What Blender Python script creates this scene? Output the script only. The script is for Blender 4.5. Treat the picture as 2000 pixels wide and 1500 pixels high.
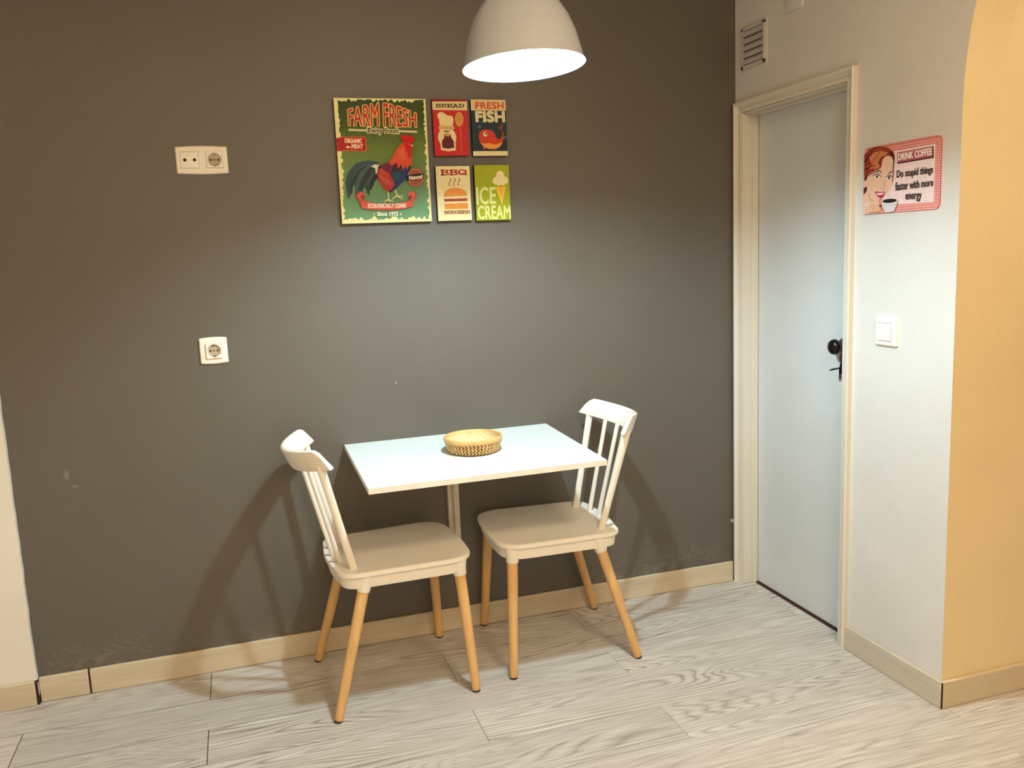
import bpy, bmesh, math, random
from mathutils import Vector, Matrix
random.seed(7)
for o in list(bpy.data.objects): bpy.data.objects.remove(o, do_unlink=True)
scene = bpy.context.scene
COL = scene.collection
S = 1.05                      # survey units -> metres
PI = math.pi

# ------------------------------------------------------------------ camera
CAM = (0.238, -2.867, 1.333); YAW, PITCH, ROLL = math.radians(17.50), math.radians(8.73), math.radians(-2.40)
cd = bpy.data.cameras.new('camera'); cam = bpy.data.objects.new('camera', cd); COL.objects.link(cam)
cd.sensor_width = 36; cd.lens = 1675 / 2000 * 36; cd.clip_start = 0.05
fw = Vector((math.sin(YAW)*math.cos(PITCH), math.cos(YAW)*math.cos(PITCH), -math.sin(PITCH)))
rt = Vector((math.cos(YAW), -math.sin(YAW), 0)); up = rt.cross(fw)
r2 = rt*math.cos(ROLL) + up*math.sin(ROLL); u2 = up*math.cos(ROLL) - rt*math.sin(ROLL)
mw = Matrix.Identity(4)
for i in range(3):
    mw[i][0] = r2[i]; mw[i][1] = u2[i]; mw[i][2] = -fw[i]; mw[i][3] = CAM[i]*S
cam.matrix_world = mw
scene.camera = cam

# ------------------------------------------------------------------ world, lights, exposure
w = bpy.data.worlds.new('world'); scene.world = w; w.use_nodes = True
w.node_tree.nodes['Background'].inputs[0].default_value = (1.0, 0.8, 0.6, 1)
w.node_tree.nodes['Background'].inputs[1].default_value = 0.02
scene.view_settings.view_transform = 'Standard'; scene.view_settings.look = 'None'
scene.view_settings.gamma = 1; scene.view_settings.use_curve_mapping = False
scene.view_settings.exposure = 0.0
BULB_STRENGTH = 2650.0
def area(name, loc, size, power, color, rot=(0, 0, 0)):
    l = bpy.data.lights.new(name, 'AREA'); l.shape = 'DISK'; l.size = size; l.energy = power; l.color = color
    o = bpy.data.objects.new(name, l); COL.objects.link(o)
    o.location = Vector(loc)*S; o.rotation_euler = rot; return o
area('left_fill_light', (-0.95, -2.7, 2.50), 0.6, 10, (1.0, 0.77, 0.49))  # added unseen fill on the left, spreads and softens the warm ambient light
area('right_wall_fill_light', (1.20, -2.55, 2.50), 0.6, 44, (1.0, 0.77, 0.49))  # added fill without a fixture, brightens the right wall over the back wall
area('kitchen_ceiling_light', (0.3, -3.5, 2.50), 0.6, 34, (1.0, 0.77, 0.49))
area('passage_ceiling_light', (2.85, -1.75, 2.50), 0.30, 7.5, (1.0, 0.82, 0.60))

# ------------------------------------------------------------------ materials
def lin(c): return tuple(((x/255)/12.92 if x/255 <= .04045 else ((x/255+.055)/1.055)**2.4) for x in c) + (1,)
class NT:
    def __init__(s, name, rough=.5, spec=.4):
        s.m = bpy.data.materials.new(name); s.m.use_nodes = True; s.t = s.m.node_tree
        s.b = s.t.nodes['Principled BSDF']; s.b.inputs['Roughness'].default_value = rough
        s.b.inputs['Specular IOR Level'].default_value = spec
    def n(s, typ, **kw):
        nd = s.t.nodes.new('ShaderNode'+typ)
        for k, v in kw.items(): setattr(nd, k, v)
        return nd
    def l(s, a, b): s.t.links.new(a, b)
    def math(s, op, a, b=None, c=None, clamp=False):
        nd = s.n('Math', operation=op); nd.use_clamp = clamp
        for i, v in enumerate((a, b, c)):
            if v is None: continue
            if isinstance(v, (int, float)): nd.inputs[i].default_value = v
            else: s.l(v, nd.inputs[i])
        return nd.outputs[0]
    def coord(s, scale=(1, 1, 1), loc=(0, 0, 0), kind='Object'):
        c = s.n('TexCoord'); mp = s.n('Mapping'); s.l(c.outputs[kind], mp.inputs[0])
        mp.inputs['Scale'].default_value = scale; mp.inputs['Location'].default_value = loc
        return mp.outputs[0]
    def noise(s, vec, scale=5, detail=3, rough=.5, dist=0):
        nd = s.n('TexNoise'); s.l(vec, nd.inputs['Vector']); nd.inputs['Scale'].default_value = scale
        nd.inputs['Detail'].default_value = detail; nd.inputs['Roughness'].default_value = rough
        nd.inputs['Distortion'].default_value = dist; return nd.outputs[0]
    def ramp(s, f, stops):
        nd = s.n('ValToRGB'); s.l(f, nd.inputs[0]); e = nd.color_ramp.elements
        while len(e) > 1: e.remove(e[-1])
        for i, (p, c) in enumerate(stops):
            if isinstance(c, (int, float)): c = (c, c, c, 1)
            if i == 0: e[0].position = p; e[0].color = c
            else: x = e.new(p); x.color = c
        return nd.outputs[0]
    def mix(s, f, a, b, mode='MIX'):
        nd = s.n('Mix', data_type='RGBA', blend_type=mode)
        for i, v in ((0, f), (6, a), (7, b)):
            if isinstance(v, (int, float, tuple)): nd.inputs[i].default_value = v
            else: s.l(v, nd.inputs[i])
        return nd.outputs[2]
    def bump(s, h, strength=.2, dist=.01):
        nd = s.n('Bump'); nd.inputs['Strength'].default_value = strength; nd.inputs['Distance'].default_value = dist
        s.l(h, nd.inputs['Height']); s.l(nd.outputs[0], s.b.inputs['Normal'])
    def col(s, c):
        if isinstance(c, tuple): s.b.inputs['Base Color'].default_value = c
        else: s.l(c, s.b.inputs['Base Color'])

def mat_plain(name, rgb, rough=.5, spec=.4, var=.06, nscale=30, bump=0, metallic=0):
    k = NT(name, rough, spec); c = lin(rgb)
    n = k.noise(k.coord(), nscale, 3)
    k.col(k.ramp(n, [(.3, tuple(x*(1-var) for x in c[:3])+(1,)), (.7, tuple(min(1, x*(1+var)) for x in c[:3])+(1,))]))
    if bump: k.bump(n, bump, .002)
    k.b.inputs['Metallic'].default_value = metallic
    return k.m

def mat_paint(name, rgb, marks=False, chips=(), rough=.55, spec=.35):
    k = NT(name, rough, spec); c = lin(rgb); co = k.coord()
    big = k.noise(co, 2.2, 4); fine = k.noise(co, 180, 2)
    f = k.math('ADD', k.math('MULTIPLY', big, .7), k.math('MULTIPLY', fine, .3))
    out = k.ramp(f, [(.3, tuple(x*.93 for x in c[:3])+(1,)), (.7, tuple(min(1, x*1.07) for x in c[:3])+(1,))])
    h = k.math('ADD', k.math('MULTIPLY', fine, .25), k.math('MULTIPLY', k.noise(co, 14, 3), .5))
    sep = k.n('SeparateXYZ'); k.l(co, sep.inputs[0])
    if marks:
        # peeling paint above the skirting in two places and a few bare chips
        for (x0, x1, z1) in ((-.43, -.12, .19), (1.40, 1.98, .20), (.10, .42, .14)):
            mx = k.math('MULTIPLY', k.math('GREATER_THAN', sep.outputs[0], x0*S), k.math('LESS_THAN', sep.outputs[0], x1*S))
            mz = k.math('SUBTRACT', 1, k.math('DIVIDE', sep.outputs[2], z1*S), clamp=True)
            pn = k.noise(k.coord((1, 1, 2.0), (x0, 0, 0)), 9, 5, .6, .8)
            edge = k.ramp(pn, [(.44, 0.), (.50, 1.), (.52, 0.2), (.56, 0.), (.60, .5), (.62, 0.)])
            m = k.math('MULTIPLY', k.math('MULTIPLY', edge, mx), k.math('MULTIPLY', mz, 1.4, clamp=True))
            h = k.math('ADD', h, k.math('MULTIPLY', m, 9.0))
            out = k.mix(k.math('MULTIPLY', m, .5), out, lin((142, 136, 124)))
    for (x, z, rx, rz, a) in chips:
        dx = k.math('DIVIDE', k.math('SUBTRACT', sep.outputs[0], x*S), rx*S); dz = k.math('DIVIDE', k.math('SUBTRACT', sep.outputs[2], z*S), rz*S)
        d = k.math('ADD', k.math('MULTIPLY', dx, dx), k.math('MULTIPLY', dz, dz))
        d = k.math('ADD', d, k.math('MULTIPLY', k.noise(co, 90, 2), .9))
        m = k.math('MULTIPLY', k.math('SUBTRACT', 1.35, d, clamp=True), a)
        out = k.mix(m, out, lin((225, 222, 212)))
    k.col(out); k.bump(h, .18, .004)
    return k.m

def mat_wood(name, rgb, axis=2, dark=.72, rough=.45, scale=1.0):
    k = NT(name, rough, .4); c = lin(rgb)
    sc = [26*scale, 26*scale, 26*scale]; sc[axis] = 2.2*scale
    co = k.coord(tuple(sc)); n = k.noise(co, 1.0, 4, .6, .6); n2 = k.noise(co, 5.0, 3, .7)
    f = k.math('ADD', k.math('MULTIPLY', n, .7), k.math('MULTIPLY', n2, .3))
    d = tuple(x*dark for x in c[:3])+(1,); l_ = tuple(min(1, x*1.12) for x in c[:3])+(1,)
    k.col(k.ramp(f, [(.32, d), (.5, c), (.68, l_)])); k.bump(f, .08, .001)
    return k.m

def mat_floor():
    k = NT('oak_plank_floor', .42, .45)
    co = k.coord(); sep = k.n('SeparateXYZ'); k.l(co, sep.inputs[0]); X, Y = sep.outputs[0], sep.outputs[1]
    PW, PL = .1835*S, 1.2625*S
    v = k.math('DIVIDE', k.math('MULTIPLY', k.math('ADD', Y, .0165*S), -1), PW)
    row = k.math('FLOOR', v); fv = k.math('FRACT', v)
    odd = k.math('ABSOLUTE', k.math('MODULO', row, 2))
    off = k.math('ADD', .055*S, k.math('MULTIPLY', odd, .7435*S))
    uu = k.math('DIVIDE', k.math('SUBTRACT', X, off), PL); colm = k.math('FLOOR', uu); fu = k.math('FRACT', uu)
    cid = k.n('CombineXYZ'); k.l(row, cid.inputs[0]); k.l(colm, cid.inputs[1])
    wn = k.n('TexWhiteNoise', noise_dimensions='3D'); k.l(cid.outputs[0], wn.inputs['Vector'])
    rnd = wn.outputs['Value']
    sh = k.n('VectorMath', operation='SCALE'); k.l(wn.outputs['Color'], sh.inputs[0]); sh.inputs['Scale'].default_value = 37.0
    base = k.n('VectorMath', operation='ADD'); k.l(co, base.inputs[0]); k.l(sh.outputs[0], base.inputs[1])
    def stretched(sx, sy):
        mp = k.n('Mapping'); k.l(base.outputs[0], mp.inputs[0]); mp.inputs['Scale'].default_value = (sx, sy, 1); return mp.outputs[0]
    # cathedral figure: contour lines of a stretched noise
    n1 = k.noise(stretched(.62, 5.6), 1.25, 1.0, .4, .25)
    cont = k.math('FRACT', k.math('MULTIPLY', n1, 30))
    ring0 = k.ramp(cont, [(0, .40), (.10, .10), (.26, .50), (.55, .82), (.86, .62), (1, .40)])
    patch = k.ramp(k.noise(stretched(.9, 2.2), 1.9, 1.0), [(.42, .25), (.62, 1.)])
    ring = k.math('ADD', .55, k.math('MULTIPLY', k.math('SUBTRACT', ring0, .55), patch))
    jit = k.noise(stretched(7, 130), 1.0, 4, .65)
    fine = k.noise(stretched(3, 260), 1.0, 3, .7)
    g = k.math('ADD', k.math('MULTIPLY', ring, .32), k.math('ADD', k.math('MULTIPLY', jit, .42), k.math('MULTIPLY', fine, .32)))
    colr = k.ramp(g, [(.34, lin((140, 131, 122))), (.48, lin((184, 177, 169))), (.58, lin((208, 203, 196))), (.74, lin((232, 229, 224)))])
    big = k.noise(stretched(.8, 3), 1.6, 2)
    colr = k.mix(k.math('MULTIPLY', big, .45), colr, lin((196, 184, 170)), 'MULTIPLY')
    tone = k.ramp(rnd, [(0, .90), (1, 1.06)])
    colr = k.mix(1.0, colr, tone, 'MULTIPLY')
    # seams
    e1 = k.math('LESS_THAN', k.math('MINIMUM', fv, k.math('SUBTRACT', 1, fv)), .0065)
    e2 = k.math('LESS_THAN', k.math('MINIMUM', fu, k.math('SUBTRACT', 1, fu)), .0011)
    leftside = k.math('SUBTRACT', 1, k.math('MULTIPLY', k.math('SUBTRACT', X, .35), 1.1, clamp=True))
    sv = k.noise(co, 1.1, 1)
    s1 = k.math('MULTIPLY', e1, k.math('ADD', .18, k.math('MULTIPLY', k.math('MULTIPLY', sv, leftside), .9)))
    s2 = k.math('MULTIPLY', e2, k.math('ADD', .35, k.math('MULTIPLY', leftside, .6)))
    seam = k.math('MAXIMUM', s1, s2, clamp=True)
    colr = k.mix(seam, colr, lin((62, 44, 32)))
    k.col(colr)
    k.bump(k.math('SUBTRACT', g, k.math('MULTIPLY', seam, 1.5)), .12, .002)
    return k.m

def mat_emit(name, rgb, st):
    k = NT(name, .4); k.col((1, 1, 1, 1)); k.b.inputs['Emission Color'].default_value = rgb+(1,)
    k.b.inputs['Emission Strength'].default_value = st; return k.m

M = {}
M['dark'] = mat_paint('charcoal_wall_paint', (91, 85, 76), True, rough=.44, spec=.65,
    chips=((.730, .911, .0050, .0022, .9), (.866, .928, .0025, .002, .35), (2.034, .246, .010, .010, .9), (-.305, .715, .010, .022, .14), (-.285, .675, .012, .008, .12), (.43, .70, .004, .004, .5)))
M['white'] = mat_paint('white_wall_paint', (211, 207, 202))
M['cream'] = mat_paint('cream_wall_paint', (226, 219, 208))
M['yellow'] = mat_paint('yellow_wall_paint', (222, 202, 162))
M['ceil'] = mat_paint('ceiling_paint', (235, 230, 220))
M['floor'] = mat_floor()
M['skirt'] = mat_wood('oak_skirting', (200, 185, 160), 0, .86, .5, .8)
M['skirt_y'] = mat_wood('oak_skirting_side', (192, 182, 164), 1, .86, .5, .8)
M['gap'] = mat_plain('dark_joint', (58, 32, 22), .8)
M['door'] = mat_plain('door_enamel', (206, 208, 207), .42, .4, .02, 6, .05)
M['frame'] = mat_plain('door_frame_enamel', (214, 206, 192), .4, .4, .02, 5)
M['plastic'] = mat_plain('white_chair_plastic', (236, 230, 218), .42, .4, .015, 8)
M['leg'] = mat_wood('beech_leg', (212, 168, 110), 2, .8, .4, 1.2)
M['glide'] = mat_plain('dark_glide', (66, 52, 36), .6)
M['laminate'] = mat_plain('white_laminate', (226, 232, 229), .33, .45, .015, 5)
M['edge'] = mat_plain('white_edge_band', (232, 222, 208), .45)
M['steel'] = mat_plain('white_painted_steel', (216, 206, 190), .4)
M['socket'] = mat_plain('white_socket_plastic', (240, 232, 220), .35, .45, .01)
M['socketin'] = mat_plain('cream_socket_face', (176, 160, 138), .4)
M['louvre'] = mat_plain('vent_shadow_gap', (124, 114, 108), .7)
M['hole'] = mat_plain('black_hole', (18, 14, 12), .7)
M['ventm'] = mat_plain('grey_vent_enamel', (196, 190, 190), .35, .5)
M['shade'] = mat_plain('lamp_shade_enamel', (176, 178, 184), .25, .5, .02)
M['shadein'] = mat_plain('lamp_shade_inner', (120, 120, 120), .5)
M['cord'] = mat_plain('white_cord', (225, 225, 220), .5)
M['blackmetal'] = mat_plain('black_metal', (24, 24, 26), .22, .6, .05, 20, 0, .6)
M['bronze'] = mat_plain('dull_steel', (120, 112, 102), .3, .5, .05, 20, 0, .9)
M['bulb'] = mat_emit('lit_bulb', (.66, .90, 1.0), BULB_STRENGTH)
def mat_weave(name, a, b, sc):
    k = NT(name, .5, .35); co = k.coord()
    n = k.noise(co, sc, 3, .6); k.col(k.ramp(n, [(.3, lin(a)), (.7, lin(b))])); k.bump(n, .2, .002); return k.m
M['weave'] = mat_weave('woven_bamboo', (206, 166, 104), (240, 214, 160), 60)
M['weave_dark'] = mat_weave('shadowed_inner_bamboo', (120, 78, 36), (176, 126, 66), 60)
M['weave_in'] = mat_weave('pale_woven_bamboo', (208, 182, 128), (242, 224, 178), 140)
M['bamboo'] = mat_weave('bamboo_rim', (206, 158, 96), (228, 186, 124), 18)

# ------------------------------------------------------------------ mesh helper
class MB:
    def __init__(s): s.v = []; s.f = []; s.mi = []; s.ms = []
    def m(s, mat):
        if mat not in s.ms: s.ms.append(mat)
        return s.ms.index(mat)
    def add(s, vs, fs, mat, xf=None):
        b = len(s.v); i = s.m(mat)
        for p in vs: s.v.append(xf(p) if xf else tuple(p))
        for f in fs: s.f.append([b+j for j in f]); s.mi.append(i)
        return s
    def box(s, a, b, mat, xf=None):
        x0, x1 = sorted((a[0], b[0])); y0, y1 = sorted((a[1], b[1])); z0, z1 = sorted((a[2], b[2]))
        vs = [(x0,y0,z0),(x1,y0,z0),(x1,y1,z0),(x0,y1,z0),(x0,y0,z1),(x1,y0,z1),(x1,y1,z1),(x0,y1,z1)]
        return s.add(vs, [(0,3,2,1),(4,5,6,7),(0,1,5,4),(1,2,6,5),(2,3,7,6),(3,0,4,7)], mat, xf)
    def prism(s, poly, axis, a, b, mat, xf=None):
        n = len(poly); vs = []
        for d in (a, b):
            for p in poly:
                if axis == 0: vs.append((d, p[0], p[1]))
                elif axis == 1: vs.append((p[0], d, p[1]))
                else: vs.append((p[0], p[1], d))
        fs = [list(range(n))[::-1], list(range(n, 2*n))] + [(i, (i+1) % n, n+(i+1) % n, n+i) for i in range(n)]
        return s.add(vs, fs, mat, xf)
    def loft(s, rings, mat, closed=True, cap0=True, cap1=True, xf=None):
        n = len(rings[0]); vs = [p for r in rings for p in r]; fs = []
        for i in range(len(rings)-1):
            for j in range(n if closed else n-1):
                fs.append((i*n+j, i*n+(j+1) % n, (i+1)*n+(j+1) % n, (i+1)*n+j))
        if cap0: fs.append(list(range(n))[::-1])
        if cap1: fs.append([(len(rings)-1)*n+j for j in range(n)])
        return s.add(vs, fs, mat, xf)
    def tube(s, pts, rad, mat, n=16, cap=True, ry=None, side=None):
        rings = []; pts = [Vector(p) for p in pts]
        for i, p in enumerate(pts):
            d = (pts[min(i+1, len(pts)-1)]-pts[max(i-1, 0)]).normalized()
            ref = Vector(side) if side else (Vector((1, 0, 0)) if abs(d.x) < .8 else Vector((0, 1, 0)))
            b_ = d.cross(ref).normalized(); a_ = b_.cross(d).normalized()
            r = rad[i] if isinstance(rad, (list, tuple)) else rad
            q = r if ry is None else (ry[i] if isinstance(ry, (list, tuple)) else ry)
            rings.append([tuple(p+a_*r*math.cos(2*PI*j/n)+b_*q*math.sin(2*PI*j/n)) for j in range(n)])
        return s.loft(rings, mat, True, cap, cap)
    def lathe(s, prof, mat, c=(0, 0, 0), n=48, xf=None, cap0=False, cap1=False, rotx=None):
        rings = [[(c[0]+r*math.cos(2*PI*j/n), c[1]+r*math.sin(2*PI*j/n), c[2]+z) for j in range(n)] for r, z in prof]
        return s.loft(rings, mat, True, cap0, cap1, xf)
    def build(s, name, parent=None, smooth=None, bevel=0, seg=2, loc=None, subsurf=0):
        me = bpy.data.meshes.new(name)
        me.from_pydata([(x*S, y*S, z*S) for x, y, z in s.v], [], s.f)
        for mt in s.ms: me.materials.append(M[mt] if isinstance(mt, str) else mt)
        me.polygons.foreach_set('material_index', s.mi)
        bm = bmesh.new(); bm.from_mesh(me); bmesh.ops.recalc_face_normals(bm, faces=bm.faces); bm.to_mesh(me); bm.free()
        if smooth is not None:
            me.shade_smooth(); me.set_sharp_from_angle(angle=math.radians(smooth))
        me.update()
        o = bpy.data.objects.new(name, me); COL.objects.link(o)
        if parent: o.parent = parent
        if loc: o.location = Vector(loc)*S
        if bevel:
            b = o.modifiers.new('bevel', 'BEVEL'); b.width = bevel*S; b.segments = seg; b.limit_method = 'ANGLE'; b.angle_limit = math.radians(40)
            if smooth is None: me.shade_smooth(); me.set_sharp_from_angle(angle=math.radians(60))
        if subsurf:
            b = o.modifiers.new('sub', 'SUBSURF'); b.levels = b.render_levels = subsurf
        return o
def thing(name, label, cat, loc=(0, 0, 0), rz=0, group=None):
    o = bpy.data.objects.new(name, None); COL.objects.link(o); o.empty_display_size = .05
    o.location = Vector(loc)*S; o.rotation_euler = (0, 0, rz); tag(o, label, cat, group); return o
def tag(o, label, cat, group=None):
    o['label'] = label; o['category'] = cat
    if group: o['group'] = group
    return o
def struct(o): o['kind'] = 'structure'; return o

# ------------------------------------------------------------------ room shell
XR, DD, CH = 2.051, -1.055, 2.56
XL, YB, XP = -1.7, -4.3, 3.5
struct(MB().box((XL-.1, YB-.1, -.06), (XP+.1, .1, 0), 'floor').build('floor'))
struct(MB().box((XL-.1, YB-.1, CH), (XP+.1, .1, CH+.06), 'ceil').build('ceiling'))
# dark wall, set back; pale pier stands a little proud of it on the left
struct(MB().box((-.455, 0, 0), (XR, .1, CH), 'dark').build('wall_back'))
pier = []
rr = random.Random(3)
pts = [(XL, 0)]; z = 0
edge = []
for i in range(60):
    z = CH*i/59; j = .0025*rr.random() if z > .1 else .008*rr.random()
    edge.append((-.455-.001+j, z))
struct(MB().prism([(XL, 0)]+edge+[(XL, CH)], 1, -.020, .1, 'cream').build('wall_left_pier'))
struct(MB().box((XL-.1, YB, 0), (XL, .1, CH), 'cream').build('wall_left'))
struct(MB().box((XL-.1, YB-.1, 0), (XP+.1, YB, CH), 'cream').build('wall_front'))
# right wall with doorway and arch
DY0, DY1, DZ = -.050, -.620, 1.800
A_, B_, SP = .60, .80, 1.65
arch = [(DD-A_*(1-math.cos(t)), SP+B_*math.sin(t)) for t in [PI*i/48 for i in range(49)]]
# arch list goes from (DD, SP) over to (DD-2A, SP)
poly = [(.1, 0), (.1, CH), (YB, CH), (YB, 0), (DD-2*A_, 0)] + arch[::-1] + [(DD, 0), (DY1, 0), (DY1, DZ), (DY0, DZ), (DY0, 0)]
mb = MB().prism(poly, 0, XR, XR+.13, 'white')
# reveal faces of the arch are yellow
yi = mb.m('yellow')
for k, f in enumerate(mb.f):
    if len(f) == 4:
        c = [sum(mb.v[i][a] for i in f)/4 for a in range(3)]
        if DD-2*A_-.001 <= c[1] <= DD+.001 and c[2] < CH-.05 and c[2] > .01: mb.mi[k] = yi
struct(mb.build('wall_right'))
struct(MB().box((XR+.13, DD, 0), (XP, DD+.06, CH), 'yellow').build('wall_passage_left'))
struct(MB().box((XR+.13, DD-2*A_-.06, 0), (XP, DD-2*A_, CH), 'yellow').build('wall_passage_right'))
struct(MB().box((XP, DD-2*A_, 0), (XP+.1, DD, CH), 'yellow').build('wall_passage_end'))

HB = .081
def board(name, a, b, mat, axis):
    mb = MB().box(a, b, mat); return struct(mb.build(name, bevel=.003, seg=3))
board('baseboard_back', (-.306, -.012, 0), (2.030, 0, HB), 'skirt', 0)
board('baseboard_back_short', (-.451, -.0125, 0), (-.3115, 0, HB), 'skirt', 0)
board('baseboard_left', (XL, -.033, 0), (-.4595, -.020, HB), 'skirt', 0)
struct(MB().box((-.3115, -.009, 0), (-.306, 0, HB-.002), 'gap').build('trim_1'))
struct(MB().box((-.4595, -.024, 0), (-.4525, 0, HB-.002), 'gap').build('trim_2'))
board('baseboard_right', (XR-.012, DD-.009, 0), (XR, -.6505, HB), 'skirt_y', 1)
board('baseboard_passage', (XR-.004, DD-.012, 0), (XP, DD, HB), 'skirt', 0)
struct(MB().box((XR-.009, DD-.0105, 0), (XR-.003, DD, HB-.003), 'gap').build('trim_3'))

# ------------------------------------------------------------------ door
d1 = bpy.data.objects.new('door_1', None); COL.objects.link(d1); struct(d1); d1.location = Vector((2.112, -.335, 0))*S
def L(x, y, z): return (x-2.112, y+.335, z)
mb = MB().box(L(2.112, DY0-.002, .0045), L(2.150, DY1+.002, DZ-.002), 'door'); mb.build('door_panel', d1, bevel=.002)
MB().box(L(2.10, DY0, -.0), L(2.152, DY1, .003), 'gap').build('threshold', d1)
# lining with a stepped stop
mb = MB()
mb.box(L(XR-.004, DY0-.0005, 0), L(2.100, DY0-.004, DZ-.004), 'frame')
mb.box(L(2.086, DY0-.004, 0), L(2.110, DY0-.011, DZ-.011), 'frame')
mb.box(L(XR-.004, DY1+.0005, 0), L(2.100, DY1+.004, DZ-.004), 'frame')
mb.box(L(2.086, DY1+.004, 0), L(2.110, DY1+.011, DZ-.011), 'frame')
mb.box(L(XR-.004, DY0-.001, DZ-.0005), L(2.100, DY1+.001, DZ-.004), 'frame')
mb.box(L(2.086, DY0-.001, DZ-.004), L(2.110, DY1+.001, DZ-.011), 'frame')
mb.build('door_lining', d1, bevel=.0015)
# moulded casing: stepped profile mitred round the opening
def casing():
    mb = MB(); W_ = .038
    prof = [(0, 0), (0, .008), (.004, .010), (.010, .010), (.012, .007), (.016, .007), (.018, .011), (.022, .011), (.024, .014), (.030, .019), (.036, .019), (W_, .016), (W_, 0)]
    rings = []
    o0, o1, oz = DY0+.002, DY1-.0+.006, DZ-.000   # inner edges
    o0 = DY0+.001; o1 = DY1-.001
    for (y, z, sy, sz) in ((o0, 0, 1, 0), (o0, oz, 1, 1), (o1, oz, -1, 1), (o1, 0, -1, 0)):
        rings.append([L(XR-h, y+sy*p*(1.0 if sy < 0 or True else 1), z+sz*p) for p, h in prof])
    mb.loft(rings, 'frame', True, True, True); return mb
casing().build('door_casing', d1, smooth=30)

def rotX(c):  # lathe axis z -> world -x, centred at c
    return lambda p: (c[0]-p[2], c[1]+p[0], c[2]+p[1])
kc = L(2.112, -.5420, .985)
mb = MB().lathe([(.0, .0), (.026, .0), (.026, .003), (.021, .006), (.011, .008), (.0, .008)], 'bronze', n=32, xf=rotX(kc))
mb.lathe([(.009, .006), (.0085, .018), (.011, .024)], 'bronze', n=24, xf=rotX(kc))
kn = mb.build('door_knob', d1, smooth=40); kn['label'] = 'round black and steel door knob'
MB().lathe([(.0, .022), (.012, .022), (.021, .026), (.0255, .033), (.0255, .040), (.021, .048), (.010, .0525), (.0, .0535)], 'blackmetal', n=32, xf=rotX(kc)).build('knob_grip', kn, smooth=50)
mb = MB(); pc = L(2.112, -.5420, .945)
mb.prism([(pc[1]+.017*math.cos(t), pc[2]+.018*math.sin(t)) for t in [2*PI*i/28 for i in range(28)]], 0, pc[0]-.004, pc[0], 'bronze')
mb.build('rose_plate', d1, bevel=.001)
mb = MB(); pc = L(2.112, -.5400, .912)
mb.prism([(pc[1]+.012*math.cos(t), pc[2]+.021*math.sin(t)) for t in [2*PI*i/28 for i in range(28)]], 0, pc[0]-.005, pc[0], 'blackmetal')
mb.build('keyhole_plate', d1, bevel=.001)
# key standing in the lock, bow turned level
ky, kz = -.5400, .914
mb = MB().tube([(2.1065, ky, kz), (2.086, ky, kz-.001)], .0026, 'blackmetal', 10)
mb.tube([(2.088, ky, kz-.001), (2.080, ky, kz-.0015), (2.066, ky, kz-.0035), (2.060, ky, kz-.005)], [.006, .010, .009, .003], 'blackmetal', 12, ry=[.0022, .0026, .0022, .001], side=(0, 1, 0))
mb.tube([(2.098, ky, kz-.003), (2.100, ky+.001, kz-.016), (2.102, ky+.001, kz-.036)], [.0018, .0026, .0022], 'blackmetal', 8)
tag(mb.build('key', smooth=50), 'small black key left in the lock of the white door, below the knob', 'key')

# ------------------------------------------------------------------ wall fittings on the right wall
def onright(y, z):   # plan coords (u right = -y, v up, w out = -x) -> world
    return lambda p: (XR-p[2], y-p[0], z+p[1])
def rrect(x0, y0, x1, y1, r, n=5, bulge=0):
    out = []
    for cx, cy, a in ((x1-r, y1-r, 0), (x0+r, y1-r, 90), (x0+r, y0+r, 180), (x1-r, y0+r, 270)):
        for i in range(n+1):
            t = math.radians(a+90*i/n); out.append((cx+r*math.cos(t), cy+r*math.sin(t)))
    if bulge:
        res = []
        for i, p in enumerate(out):
            q = out[(i+1) % len(out)]; res.append(p)
            if abs(p[1]-q[1]) < 1e-6 and abs(p[0]-q[0]) > .01:
                for j in range(1, 12):
                    t = j/12; s_ = 1 if p[1] > (y0+y1)/2 else -1
                    res.append((p[0]+(q[0]-p[0])*t, p[1]+s_*bulge*math.sin(PI*t)))
        out = res
    return out
def plate(mb, x0, y0, x1, y1, w0, w1, mat, r=.004, inset=.006, xf=None, bulge=0):
    a = rrect(x0, y0, x1, y1, r, bulge=bulge)
    cx, cy = (x0+x1)/2, (y0+y1)/2
    def sc(k, ww): return [(cx+(p[0]-cx)*(1-2*k/(x1-x0)), cy+(p[1]-cy)*(1-2*k/(y1-y0)), ww) for p in a]
    mb.loft([sc(0, w0), sc(0, w0+(w1-w0)*.45), sc(inset*.35, w0+(w1-w0)*.85), sc(inset, w1)], mat, True, True, True, xf); return mb
# vent grille
vt = thing('vent_grille', 'small grey louvred vent grille high on the white wall above the door', 'vent', (XR, -.1225, 2.017))
xo = lambda p: (-p[2], -p[0], p[1])
MB().prism([(.079, -.080), (-.079, -.080), (-.079, .080), (.087, .080), (.087, -.080)], 0, -.003, 0, 'frame').build('mounting_plate', vt, bevel=.001)
mb = MB()
for a, b in (((-.0715, -.070), (-.060, .070)), ((.060, -.070), (.0715, .070)), ((-.0715, .060), (.0715, .070)), ((-.0715, -.070), (.0715, -.058))):
    mb.box((a[0], a[1], .003), (b[0], b[1], .009), 'ventm', xo)
mb.box((-.0600, -.060, .003), (.060, .062, .0045), 'louvre', xo)
mb.build('grille_frame', vt, bevel=.001)
for i in range(5):
    z0 = -.057+i*.0237
    m2 = MB().add([(-.059, z0, .013), (.059, z0, .013), (.059, z0+.020, .005), (-.059, z0+.020, .005), (-.059, z0, .0115), (.059, z0, .0115), (.059, z0+.019, .0046), (-.059, z0+.019, .0046)],
        [(0, 1, 2, 3), (4, 7, 6, 5), (0, 4, 5, 1), (1, 5, 6, 2), (2, 6, 7, 3), (3, 7, 4, 0)], 'ventm', xo)
    m2.build('slat', vt)
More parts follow.
